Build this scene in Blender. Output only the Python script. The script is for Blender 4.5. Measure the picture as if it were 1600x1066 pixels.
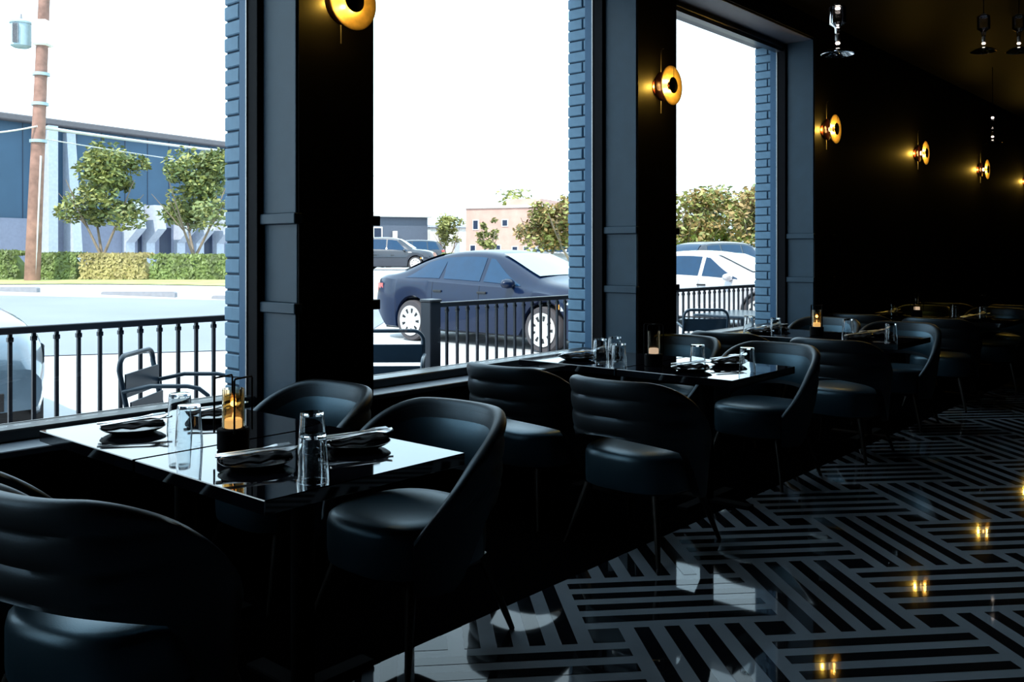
import bpy, math, random
from math import sin, cos, pi, radians as R, sqrt
from mathutils import Vector, Matrix
random.seed(7)
for o in list(bpy.data.objects): bpy.data.objects.remove(o)
S = bpy.context.scene
COL = S.collection

# ------------------------------------------------------------------ camera, sky, sun, exposure
cam_d = bpy.data.cameras.new('camera'); cam = bpy.data.objects.new('camera', cam_d); COL.objects.link(cam)
cam.location = (0, 0, 1.4); cam.rotation_euler = (R(90), 0, R(41))
cam_d.sensor_width = 36; cam_d.lens = 31.88; cam_d.shift_y = -0.08625; cam_d.clip_end = 400; cam_d.clip_start = 0.05
S.camera = cam
W = bpy.data.worlds.new('world'); S.world = W; W.use_nodes = True
nt = W.node_tree; nt.nodes.clear()
bg = nt.nodes.new('ShaderNodeBackground'); wo = nt.nodes.new('ShaderNodeOutputWorld')
tc = nt.nodes.new('ShaderNodeTexCoord'); nz = nt.nodes.new('ShaderNodeTexNoise'); rp = nt.nodes.new('ShaderNodeValToRGB')
nz.inputs['Scale'].default_value = 2.2; nz.inputs['Detail'].default_value = 4
rp.color_ramp.elements[0].position = 0.35; rp.color_ramp.elements[0].color = (0.52, 0.81, 1.0, 1)
rp.color_ramp.elements[1].position = 0.65; rp.color_ramp.elements[1].color = (0.76, 0.92, 1.0, 1)
nt.links.new(tc.outputs['Generated'], nz.inputs['Vector']); nt.links.new(nz.outputs['Fac'], rp.inputs['Fac'])
nt.links.new(rp.outputs['Color'], bg.inputs['Color']); bg.inputs['Strength'].default_value = 3.3
nt.links.new(bg.outputs[0], wo.inputs[0])
sun_d = bpy.data.lights.new('sun', 'SUN'); sun_d.energy = 6.0; sun_d.angle = R(0.6); sun_d.color = (1.0, 0.95, 0.86)
sun = bpy.data.objects.new('sun', sun_d); COL.objects.link(sun)
sun.rotation_euler = Vector((0.25, -0.80, 1.05)).to_track_quat('Z', 'Y').to_euler()
S.view_settings.view_transform = 'Standard'; S.view_settings.look = 'None'
S.view_settings.exposure = 0.0; S.view_settings.gamma = 1.0; S.view_settings.use_curve_mapping = False
S.cycles.use_denoising = True
S.cycles.max_bounces = 12; S.cycles.transparent_max_bounces = 16; S.cycles.transmission_bounces = 12
S.cycles.sample_clamp_indirect = 4.0
S.cycles.caustics_reflective = False; S.cycles.caustics_refractive = False

# ------------------------------------------------------------------ helpers
CA, SA = cos(R(41)), sin(R(41))
F = 1417.0
def at(px, d, z=0.0):
    "a point of the place from where the view ray of a pixel column reaches depth d"
    x = (px - 800) / F * d
    return Vector((x * CA - d * SA, x * SA + d * CA, z))
def gz(X):
    "height of the ground outside"
    t = min(1, max(0, (-X - 15) / 13.0)); return -0.01 + 0.46 * t * t * (3 - 2 * t)

class MB:
    def __init__(s): s.v = []; s.f = []; s.m = []
    def add(s, vs, fs, M=None, mi=0):
        b = len(s.v)
        for p in vs: s.v.append(tuple(M @ Vector(p)) if M else tuple(p))
        for f in fs: s.f.append([b + i for i in f]); s.m.append(mi)
        return s
    def box(s, x0, x1, y0, y1, z0, z1, M=None, mi=0):
        v = [(x0,y0,z0),(x1,y0,z0),(x1,y1,z0),(x0,y1,z0),(x0,y0,z1),(x1,y0,z1),(x1,y1,z1),(x0,y1,z1)]
        return s.add(v, [(0,3,2,1),(4,5,6,7),(0,1,5,4),(1,2,6,5),(2,3,7,6),(3,0,4,7)], M, mi)
    def bbox(s, x0, x1, y0, y1, z0, z1, b, M=None):
        "a box with chamfered edges"
        vs = []; 
        for (xs, ys, zs, e) in ((0,0,0,0),):
            pass
        def ring(z, i): return [(x0+i,y0+b,z),(x0+b,y0+i,z),(x1-b,y0+i,z),(x1-i,y0+b,z),(x1-i,y1-b,z),(x1-b,y1-i,z),(x0+b,y1-i,z),(x0+i,y1-b,z)]
        rs = [ring(z0, b*0.999), ring(z0+b, 0), ring(z1-b, 0), ring(z1, b*0.999)]
        for r in rs: vs += r
        fs = [tuple(reversed(range(8))), tuple(range(24, 32))]
        for k in range(3):
            for i in range(8):
                j = (i+1) % 8; fs.append((k*8+i, k*8+j, k*8+8+j, k*8+8+i))
        return s.add(vs, fs, M)
    def cyl(s, p0, p1, r0, r1=None, n=12, cap=True, mi=0):
        r1 = r0 if r1 is None else r1
        p0 = Vector(p0); p1 = Vector(p1); d = (p1 - p0).normalized()
        a = d.orthogonal().normalized(); b = d.cross(a)
        vs = [tuple(p + (a*cos(2*pi*i/n) + b*sin(2*pi*i/n))*r) for p, r in ((p0, r0), (p1, r1)) for i in range(n)]
        fs = [(i, (i+1) % n, n+(i+1) % n, n+i) for i in range(n)]
        if cap: fs += [tuple(reversed(range(n))), tuple(range(n, 2*n))]
        return s.add(vs, fs, None, mi)
    def tube(s, pts, r, n=8, closed=False):
        P = [Vector(p) for p in pts]; N = len(P); vs = []; ref = None
        for i in range(N):
            if closed: t = P[(i+1) % N] - P[i-1]
            else: t = P[min(i+1, N-1)] - P[max(i-1, 0)]
            t.normalize()
            if ref is None: ref = t.orthogonal().normalized()
            ref = (ref - t*ref.dot(t))
            if ref.length < 1e-6: ref = t.orthogonal()
            ref.normalize(); b = t.cross(ref)
            rr = r[i] if isinstance(r, (list, tuple)) else r
            vs += [tuple(P[i] + (ref*cos(2*pi*k/n) + b*sin(2*pi*k/n))*rr) for k in range(n)]
        fs = []
        for i in range(N if closed else N-1):
            j = (i+1) % N
            for k in range(n):
                l = (k+1) % n; fs.append((i*n+k, i*n+l, j*n+l, j*n+k))
        if not closed: fs += [tuple(reversed(range(n))), tuple(range((N-1)*n, N*n))]
        return s.add(vs, fs)
    def lathe(s, prof, n=24, M=None, caps=True, close=False):
        vs = [(r*cos(2*pi*i/n), r*sin(2*pi*i/n), z) for r, z in prof for i in range(n)]
        m = len(prof); fs = []
        for k in range(m if close else m-1):
            q = (k+1) % m
            for i in range(n):
                j = (i+1) % n; fs.append((k*n+i, k*n+j, q*n+j, q*n+i))
        if caps and not close: fs += [tuple(reversed(range(n))), tuple(range((m-1)*n, m*n))]
        return s.add(vs, fs, M)
    def prism(s, poly, y0, y1, M=None):
        "polygon in x,z pushed along y"
        n = len(poly)
        vs = [(x, y0, z) for x, z in poly] + [(x, y1, z) for x, z in poly]
        fs = [tuple(range(n)), tuple(reversed(range(n, 2*n)))] + [((i+1) % n, i, n+i, n+(i+1) % n) for i in range(n)]
        return s.add(vs, fs, M)
    def grid(s, rows, closeu=False, closev=False, M=None):
        nr = len(rows); nc = len(rows[0]); vs = [p for r in rows for p in r]; fs = []
        for i in range(nr if closev else nr-1):
            for j in range(nc if closeu else nc-1):
                a = (i+1) % nr; b = (j+1) % nc; fs.append((i*nc+j, i*nc+b, a*nc+b, a*nc+j))
        return s.add(vs, fs, M)
    def build(s, name, mat, parent=None, smooth=None, loc=None, rz=None, kind=None):
        me = bpy.data.meshes.new(name); me.from_pydata(s.v, [], s.f)
        ms = mat if isinstance(mat, (list, tuple)) else [mat]
        for m in ms: me.materials.append(m)
        if len(ms) > 1: me.polygons.foreach_set('material_index', s.m)
        if smooth:
            me.polygons.foreach_set('use_smooth', [True]*len(me.polygons))
            me.set_sharp_from_angle(angle=R(smooth))
        me.update()
        o = bpy.data.objects.new(name, me); COL.objects.link(o)
        if parent: o.parent = parent
        if loc is not None: o.location = loc
        if rz is not None: o.rotation_euler.z = rz
        if kind: o['kind'] = kind
        return o
def empty(name, loc=(0,0,0), rz=0, label=None, cat=None, group=None, kind=None):
    o = bpy.data.objects.new(name, None); COL.objects.link(o); o.location = loc; o.rotation_euler.z = rz
    o.empty_display_size = 0.1
    return tag(o, label, cat, group, kind)
def tag(o, label=None, cat=None, group=None, kind=None):
    if label: o['label'] = label
    if cat: o['category'] = cat
    if group: o['group'] = group
    if kind: o['kind'] = kind
    return o
def dup(root, loc=None, rz=None, label=None):
    r = root.copy(); COL.objects.link(r)
    if loc is not None: r.location = loc
    if rz is not None: r.rotation_euler.z = rz
    if label: r['label'] = label
    for ch in list(root.children):
        c = ch.copy(); COL.objects.link(c); c.parent = r
        for g in ch.children:
            d = g.copy(); COL.objects.link(d); d.parent = c
    return r

def mat(name, col, rough=0.5, metal=0.0, spec=0.5, coat=0.0, vary=0.0, vscale=8, bump=0.0, bscale=60, emit=None, es=0.0, ior=None, tint=None):
    m = bpy.data.materials.new(name); m.use_nodes = True; t = m.node_tree; b = t.nodes['Principled BSDF']
    b.inputs['Base Color'].default_value = (*col, 1); b.inputs['Roughness'].default_value = rough
    b.inputs['Metallic'].default_value = metal; b.inputs['Specular IOR Level'].default_value = spec
    b.inputs['Coat Weight'].default_value = coat; b.inputs['Coat Roughness'].default_value = 0.04
    if tint: b.inputs['Specular Tint'].default_value = (*tint, 1)
    if ior: b.inputs['IOR'].default_value = ior
    if emit: b.inputs['Emission Color'].default_value = (*emit, 1); b.inputs['Emission Strength'].default_value = es
    c = t.nodes.new('ShaderNodeTexCoord')
    n = t.nodes.new('ShaderNodeTexNoise'); n.inputs['Scale'].default_value = vscale; n.inputs['Detail'].default_value = 5
    t.links.new(c.outputs['Object'], n.inputs['Vector'])
    r = t.nodes.new('ShaderNodeValToRGB'); v = vary if vary else 0.08
    r.color_ramp.elements[0].position = 0.3; r.color_ramp.elements[1].position = 0.7
    r.color_ramp.elements[0].color = (*[max(0, x*(1-v)) for x in col], 1); r.color_ramp.elements[1].color = (*[min(1, x*(1+v)) for x in col], 1)
    t.links.new(n.outputs['Fac'], r.inputs['Fac']); t.links.new(r.outputs['Color'], b.inputs['Base Color'])
    if bump:
        n2 = t.nodes.new('ShaderNodeTexNoise'); n2.inputs['Scale'].default_value = bscale; n2.inputs['Detail'].default_value = 3
        t.links.new(c.outputs['Object'], n2.inputs['Vector'])
        bp = t.nodes.new('ShaderNodeBump'); bp.inputs['Strength'].default_value = bump; bp.inputs['Distance'].default_value = 0.002
        t.links.new(n2.outputs['Fac'], bp.inputs['Height']); t.links.new(bp.outputs['Normal'], b.inputs['Normal'])
    return m
def pane_mat(name, tint=(1,1,1), ior=1.45, rough=0.0, extra=0.0):
    m = bpy.data.materials.new(name); m.use_nodes = True; t = m.node_tree; t.nodes.clear()
    o = t.nodes.new('ShaderNodeOutputMaterial'); mx = t.nodes.new('ShaderNodeMixShader'); tr = t.nodes.new('ShaderNodeBsdfTransparent')
    g = t.nodes.new('ShaderNodeBsdfGlossy'); f = t.nodes.new('ShaderNodeLayerWeight'); pw = t.nodes.new('ShaderNodeMath'); pw.operation = 'POWER'; pw.inputs[1].default_value = 5
    ma = t.nodes.new('ShaderNodeMath'); ma.operation = 'MULTIPLY_ADD'; f.inputs['Blend'].default_value = 0.5
    tr.inputs['Color'].default_value = (*tint, 1); g.inputs['Roughness'].default_value = rough
    ma.inputs[1].default_value = 0.9; ma.inputs[2].default_value = 0.04 + extra; ma.use_clamp = True
    t.links.new(f.outputs['Facing'], pw.inputs[0]); t.links.new(pw.outputs[0], ma.inputs[0]); t.links.new(ma.outputs[0], mx.inputs[0]); t.links.new(tr.outputs[0], mx.inputs[1]); t.links.new(g.outputs[0], mx.inputs[2])
    t.links.new(mx.outputs[0], o.inputs[0]); return m
def glass_mat(name, col=(1,1,1), rough=0.0):
    m = bpy.data.materials.new(name); m.use_nodes = True; t = m.node_tree; t.nodes.clear()
    o = t.nodes.new('ShaderNodeOutputMaterial'); g = t.nodes.new('ShaderNodeBsdfGlass'); g.inputs['Color'].default_value = (*col, 1)
    g.inputs['Roughness'].default_value = rough; g.inputs['IOR'].default_value = 1.47
    t.links.new(g.outputs[0], o.inputs[0]); return m

M = dict(
 wall=mat('black_wall_paint', (0.009,0.008,0.008), 0.7, spec=0.12, bump=0.1),
 ceil=mat('black_lacquer_ceiling', (0.003,0.0028,0.0028), 0.5, spec=0.008),
 stone=mat('grey_floor_stone', (0.185,0.215,0.25), 0.035, spec=0.12, vary=0.12, vscale=3),
 ink=mat('black_floor_inlay', (0.005,0.006,0.008), 0.035, spec=0.12),
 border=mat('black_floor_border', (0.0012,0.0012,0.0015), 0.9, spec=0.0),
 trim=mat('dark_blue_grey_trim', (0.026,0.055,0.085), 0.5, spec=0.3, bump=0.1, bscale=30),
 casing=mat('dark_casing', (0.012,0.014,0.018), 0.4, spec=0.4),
 header=mat('lilac_grey_soffit_paint', (0.07,0.072,0.09), 0.5, spec=0.4),
 frame=mat('black_window_frame', (0.010,0.012,0.016), 0.3, spec=0.5),
 bead=mat('pale_metal_bead', (0.35,0.33,0.32), 0.35, metal=0.6),
 sill=mat('pale_sill_board', (0.19,0.23,0.28), 0.3, spec=0.5),
 brick=mat('blue_painted_brick', (0.10,0.20,0.30), 0.6, vary=0.15, vscale=12, bump=0.5, bscale=50),
 brick2=mat('blue_painted_brick_light', (0.12,0.23,0.34), 0.6, vary=0.15, vscale=12, bump=0.5, bscale=50),
 mortar=mat('dark_blue_mortar', (0.025,0.05,0.085), 0.8, bump=0.3),
 pane=pane_mat('window_glass'),
 leather=mat('dark_teal_leather', (0.006,0.016,0.024), 0.40, spec=1.0, tint=(0.42,0.75,1.0), bump=0.15, bscale=220),  # the blue of the sky sheen is put into the specular tint
 leather2=mat('dark_shell_leather', (0.011,0.012,0.014), 0.42, spec=0.6, tint=(0.55,0.8,1.0), bump=0.15, bscale=220),  # weaker blue sky sheen, likewise set by the tint
 piping=mat('leather_piping', (0.05,0.065,0.075), 0.28, spec=0.7),
 leg=mat('dark_walnut_leg', (0.012,0.009,0.008), 0.35, spec=0.5),
 table=mat('polished_black_tabletop', (0.004,0.004,0.006), 0.035, spec=0.5, ior=2.0, vary=0.5, vscale=5),
 iron=mat('black_iron', (0.003,0.003,0.004), 0.8, spec=0.08),
 plate=mat('black_stoneware', (0.006,0.006,0.007), 0.22, spec=0.5),
 napkin=mat('charcoal_napkin', (0.05,0.05,0.056), 0.85, spec=0.1, bump=0.5, bscale=150),
 steel=mat('polished_steel', (0.85,0.87,0.90), 0.32, metal=0.9),
 glass=glass_mat('drinking_glass', (0.97,0.99,1.0)),
 chim=glass_mat('lantern_chimney_glass', (1.0,0.93,0.82)),
 wax=mat('lit_candle_wax', (0.9,0.8,0.7), 0.5, emit=(1.0,0.82,0.66), es=1.0),
 wax_dim_glow=mat('dim_glowing_wax', (0.35,0.30,0.25), 0.5, emit=(1.0,0.82,0.7), es=0.6),  # faint glow at the lantern foot is emission put into the wax
 amber=pane_mat('amber_shade_glass', (1.0,0.88,0.62), extra=0.07),
 flame=mat('candle_flame', (1,0.8,0.5), 0.5, emit=(1.0,0.86,0.68), es=2.0),
 brass=mat('brass_dish', (0.80,0.52,0.16), 0.42, metal=0.7, vary=0.15, vscale=30),
 oxblood=mat('dark_oxblood_metal', (0.05,0.008,0.008), 0.35, metal=0.3),
 cap=mat('black_cap', (0.004,0.004,0.004), 0.5),
 lamp=mat('bulb_glow', (1,0.8,0.5), 0.4, emit=(1.0,0.66,0.25), es=14.0),
 pend=glass_mat('pendant_glass', (0.95,0.95,0.97)),
 lampw=mat('pendant_bulb_glow', (1,0.9,0.8), 0.4, emit=(1.0,0.85,0.72), es=5.0),
 concrete=mat('pale_concrete', (0.42,0.43,0.45), 0.8, vary=0.05, vscale=0.6),
 asphalt=mat('light_grey_asphalt', (0.19,0.215,0.26), 0.8, vary=0.08, vscale=0.4),
 kerb=mat('grey_kerb', (0.24,0.24,0.26), 0.8),
 grass=mat('dry_grass', (0.30,0.33,0.12), 0.9, vary=0.3, vscale=1.5),
 lawn=mat('green_lawn', (0.16,0.26,0.06), 0.9, vary=0.3, vscale=1.5),
 hedge=mat('hedge_leaf', (0.12,0.16,0.045), 0.6, vary=0.6, vscale=2.5),
 hedge2=mat('dry_hedge_leaf', (0.30,0.25,0.10), 0.7, vary=0.4, vscale=1.5),
 leaf=mat('tree_leaf', (0.16,0.20,0.075), 0.6, vary=0.5, vscale=0.8),
 leafo=mat('rust_green_leaf', (0.30,0.20,0.07), 0.6, vary=0.55, vscale=0.5),
 leafg=mat('yellow_green_leaf', (0.24,0.25,0.07), 0.6, vary=0.45, vscale=0.6),
 bark=mat('pale_bark', (0.22,0.17,0.13), 0.8, vary=0.3, vscale=4),
 pole=mat('weathered_timber_pole', (0.24,0.13,0.10), 0.8, vary=0.35, vscale=3),
 can=mat('grey_transformer_paint', (0.30,0.40,0.44), 0.45),
 cable=mat('pale_cable', (0.55,0.55,0.55), 0.5),
 facade=mat('slate_blue_facade', (0.035,0.085,0.15), 0.6, vary=0.12, vscale=0.6),
 facade2=mat('lilac_grey_base', (0.20,0.22,0.30), 0.7),
 fin=mat('white_fin_render', (0.42,0.46,0.54), 0.7),
 roof=mat('grey_roof_edge', (0.11,0.10,0.11), 0.6),
 dark=mat('dark_opening_and_shade', (0.01,0.02,0.05), 0.4),
 shed=mat('grey_shed_wall', (0.08,0.10,0.14), 0.6),
 white=mat('white_render', (0.7,0.68,0.64), 0.7),
 pink=mat('pink_brick_wall', (0.50,0.30,0.25), 0.8, vary=0.12, vscale=1.5),
 rail=mat('black_railing_paint', (0.010,0.014,0.022), 0.35, spec=0.5),
 patio=mat('slate_metal_paint', (0.020,0.045,0.075), 0.3, spec=0.6),
 carblue=mat('navy_car_paint', (0.002,0.009,0.034), 0.3, metal=0.0, spec=0.25, coat=0.35),
 carwhite=mat('silver_white_car_paint', (0.55,0.53,0.56), 0.3, metal=0.2, coat=1.0),
 carsilver=mat('pale_silver_blue_car_paint', (0.10,0.16,0.22), 0.3, metal=0.3, coat=1.0),
 cardark=mat('black_car_paint', (0.012,0.016,0.030), 0.25, coat=1.0),
 carglass=mat('tinted_car_glass', (0.003,0.028,0.075), 0.04, spec=0.5, coat=0.0),
 windshield=mat('windshield_glass', (0.05,0.13,0.17), 0.04, spec=0.9, coat=1.0),
 rubber=mat('tyre_rubber', (0.05,0.045,0.05), 0.8),
 rim=mat('silver_wheel', (0.65,0.64,0.62), 0.35, metal=0.3),
 black=mat('black_plastic', (0.008,0.008,0.010), 0.5),
 red=mat('red_lamp_lens', (0.6,0.04,0.02), 0.2, coat=1.0),
 amberl=mat('amber_lamp_lens', (0.8,0.32,0.03), 0.2, coat=1.0),
 lens=mat('clear_headlamp', (0.45,0.50,0.52), 0.12, coat=1.0),
 pale=mat('pale_blue_plastic', (0.3,0.4,0.45), 0.4),
)

M['jamb'] = mat('blue_frame_paint', (0.035,0.10,0.19), 0.5, spec=0.3)
M['seatl'] = mat('window_lit_seat_leather', (0.012,0.028,0.042), 0.36, spec=1.0, tint=(0.5,0.8,1.0), bump=0.15, bscale=220)  # paler and bluer than the other leather: window light put into the colour
M['jambin'] = mat('black_inner_frame', (0.004,0.004,0.006), 0.7, spec=0.1)

# ------------------------------------------------------------------ the room
YA, YB, XR = -3.2, 19.0, 5.2
ZC = 3.65
PIERS = [(-0.35, 0.10), (2.51, 2.97), (5.36, 5.89), (8.42, 8.90)]
WINS = [(-2.95, -0.35), (0.10, 2.51), (2.97, 5.36), (5.89, 8.42)]
b = MB()
b.box(-4.11, -3.64, YA, YB, -0.05, 0.655)                  # below the windows
b.box(-4.11, -3.80, YA, YB, 3.45, 3.95)                    # above the windows
b.box(-3.80, -3.50, YA, YB, 3.452, 3.95)
b.box(-4.11, -3.50, 8.90, YB, 0.655, 3.452)                # blind wall past the last window
b.box(-4.11, -3.50, YA, -2.95, 0.655, 3.452)
for (a, c) in PIERS: b.box(-3.92, -3.76, a+0.01, c-0.01, 0.655, 3.452)
wl = b.build('wall_left', M['wall'], kind='structure')
for (a, c) in PIERS:                                       # brick piers outside: a core and the bricks of both reveals
    MB().box(-4.105, -3.935, a+0.012, c-0.012, 0.655, 3.45).build('mortar_core', M['mortar'], wl)
bm_full = {}
def brick_mesh(key, dims):
    if key in bm_full: return bm_full[key]
    x0, x1, y0, y1, z0, z1 = dims
    o = MB().bbox(x0, x1, y0, y1, z0, z1, 0.005).build('brick', M['brick' if len(bm_full) % 2 else 'brick2']); me = o.data; bpy.data.objects.remove(o)
    bm_full[key] = me; return me
CH = 0.0795
for pi_, (a, c) in enumerate(PIERS[1:]):
    nC = int((3.45 - 0.66) / CH)
    for k in range(nC):
        z = 0.662 + k * CH
        runs = [('A', (-0.168, 0.0))] if k % 2 else [('B', (-0.168, -0.038)), ('C', (-0.028, 0.0))]
        for key, (u0, u1) in runs:
            me = brick_mesh(key, (u0, u1, 0.0, 0.20 if key == 'A' else 0.09, 0.0, CH - 0.010))
            o = bpy.data.objects.new('brick', me); COL.objects.link(o); o.parent = wl
            o.location = (-3.937 - random.uniform(0, 0.004) , a - random.uniform(0.0, 0.004), z)
    b = MB()
    for k in range(nC):
        z = 0.662 + k * CH; b.box(-4.109, -3.94, c-0.1, c+0.002, z, z + CH - 0.01)
    b.build('far_reveal_bricks', M['brick'], wl, kind='stuff')
# soffit of the brick lintel outside
MB().box(-4.112, -3.93, -2.95, 8.42, 3.44, 3.449).build('lintel_soffit', M['header'], wl)
MB().box(XR, XR+0.1, YA, YB, -0.05, 3.95).build('wall_right', M['wall'], kind='structure')
MB().box(-4.11, XR+0.1, YB, YB+0.1, -0.05, 3.95).build('wall_back', M['wall'], kind='structure')
MB().box(-4.11, XR+0.1, YA-0.1, YA, -0.05, 3.95).build('wall_front', M['wall'], kind='structure')
MB().box(-3.5, XR, YA, YB, ZC, 3.95).build('ceiling', M['ceil'], kind='structure')

# pilasters: room-side box, lit panels on the flank, two moulding bands
for i, (a, c) in enumerate(PIERS):
    t = MB().box(-3.775, -3.50, a+0.012, c, 0.0, 3.452).build('trim_%d' % (i+1), M['wall'], kind='structure')
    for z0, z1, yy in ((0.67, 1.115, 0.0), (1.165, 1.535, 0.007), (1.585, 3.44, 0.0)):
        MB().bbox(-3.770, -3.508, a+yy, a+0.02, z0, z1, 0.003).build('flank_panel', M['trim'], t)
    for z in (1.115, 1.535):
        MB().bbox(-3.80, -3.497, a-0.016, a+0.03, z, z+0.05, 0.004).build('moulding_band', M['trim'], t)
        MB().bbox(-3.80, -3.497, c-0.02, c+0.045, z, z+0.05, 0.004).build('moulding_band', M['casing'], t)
# window recess: sill board, soffit strip, frames and panes
MB().bbox(-3.80, -3.62, YA+0.01, 8.42, 0.635, 0.662, 0.004).build('trim_5', M['sill'], kind='structure')
MB().bbox(-3.80, -3.515, -2.95, 8.42, 3.435, 3.455, 0.004).build('trim_6', M['header'], kind='structure')
for i, (a, c) in enumerate(WINS):
    w = empty('window_%d' % (i+1), (-3.86, (a+c)/2, 0.66), kind='structure')
    h = (c - a) / 2
    f = MB()
    f.bbox(-0.07, 0.07, -h, h, 0.0, 0.05, 0.006); f.bbox(-0.07, 0.07, -h, h, 2.73, 2.78, 0.006)
    f.box(-0.02, 0.055, -h, h, 2.70, 2.735)
    f.build('window_frame', M['frame'], w)
    for s_ in (-1, 1):
        ya, yb = (-h, -h+0.03) if s_ < 0 else (h-0.03, h)
        MB().bbox(-0.072, -0.002, ya, yb, 0.04, 2.74, 0.003).build('outer_jamb', M['jamb'], w)
        MB().bbox(-0.002, 0.085, ya, yb, 0.04, 2.74, 0.003).build('inner_jamb', M['jambin'], w)
    g = MB(); g.box(-0.006, 0.002, h-0.036, h-0.028, 0.05, 2.73); g.box(-0.006, 0.002, -h+0.028, -h+0.036, 0.05, 2.73)
    g.box(-0.078, -0.069, -h, h, 0.046, 0.052)
    g.build('glazing_bead', M['bead'], w)
    MB().box(-0.0055, -0.0015, -h+0.037, h-0.037, 0.053, 2.73).build('pane', M['pane'], w)

# floor: grey stone with black strips set in a woven pattern, black border by the windows
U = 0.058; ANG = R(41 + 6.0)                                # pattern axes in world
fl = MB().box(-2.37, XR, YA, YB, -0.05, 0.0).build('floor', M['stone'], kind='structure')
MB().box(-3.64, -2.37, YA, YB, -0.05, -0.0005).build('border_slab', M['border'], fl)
o0 = at(800, 3.366); o0 = Vector((0.281*CA - 3.366*SA, 0.281*SA + 3.366*CA, 0))
au = Vector((cos(ANG), sin(ANG), 0)); av = Vector((-sin(ANG), cos(ANG), 0))
def pat(u, v): return o0 + au*(u*U) + av*((v+1)*U)
def clip(poly, X):
    out = []
    for i in range(len(poly)):
        p, q = poly[i], poly[(i+1) % len(poly)]
        if p.x >= X: out.append(p)
        if (p.x >= X) != (q.x >= X):
            t = (X - p.x) / (q.x - p.x); out.append(p + (q - p)*t)
    return out
def strip_mesh(w, h, name):
    o = MB().box(0, w*U, 0, h*U, -0.004, 0.0012).build(name, M['ink']); me = o.data; bpy.data.objects.remove(o); return me
SM = {(13,1): strip_mesh(13,1,'inlay_strip'), (1,13): strip_mesh(1,13,'inlay_strip'), (2,2): strip_mesh(2,2,'inlay_square')}
pieces = []
for i in range(-14, 30):
    for j in range(-14, 30):
        if (i + j) % 2: 
            pass
        cx, cy = 11*i, 11*j
        pieces.append((cx, cy-3, 2, 2))
        if (i + j) % 2 == 0:
            for k in range(4): pieces.append((cx, cy + 2*k, 13, 1))
            for k in range(4): pieces.append((cx + 3 + 2*k, cy - 14, 1, 13))
vis = []
for (u, v, w, h) in pieces:
    q = [pat(u, v), pat(u+w, v), pat(u+w, v+h), pat(u, v+h)]
    if all(p.x < -2.37 for p in q) or any(p.x > XR-0.05 or p.y > YB-0.05 or p.y < YA+0.05 for p in q): continue
    c = sum(q, Vector((0,0,0)))/4
    xc = c.x*CA + c.y*SA; d = -c.x*SA + c.y*CA
    if d > 0.3: px = 800 + xc/d*F; py = 395 + 1.4/d*F
    else: px = -9999; py = 0
    inview = d > 0.3 and 560 < px < 1800 and py < 1130
    vis.append((0 if inview else 1, d if inview else c.length, u, v, w, h, q))
vis.sort(key=lambda t: (t[0], t[1]))
rest = MB(); n = 0
for (nv, d, u, v, w, h, q) in vis:
    whole = all(p.x > -2.37 for p in q)
    if n < 298 and nv == 0:
        n += 1
        nm = 'inlay_square' if w == 2 else 'inlay_strip'
        if whole:
            o = bpy.data.objects.new(nm, SM[(w, h)]); COL.objects.link(o); o.parent = fl
            o.location = q[0]; o.rotation_euler.z = ANG
        else:
            pl = clip(q, -2.37)
            if len(pl) < 3: continue
            k = len(pl); mb = MB()
            mb.add([(p.x, p.y, 0.0012) for p in pl] + [(p.x, p.y, -0.004) for p in pl], [tuple(range(k)), tuple(reversed(range(k, 2*k)))] + [(i, k+i, k+(i+1) % k, (i+1) % k) for i in range(k)])
            mb.build(nm, M['ink'], fl)
    else:
        pl = q if whole else clip(q, -2.37)
        if len(pl) >= 3: rest.add([(p.x, p.y, 0.0012) for p in pl], [tuple(range(len(pl)))])
rest.build('inlay_strips_beyond', M['ink'], fl, kind='stuff')

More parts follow.
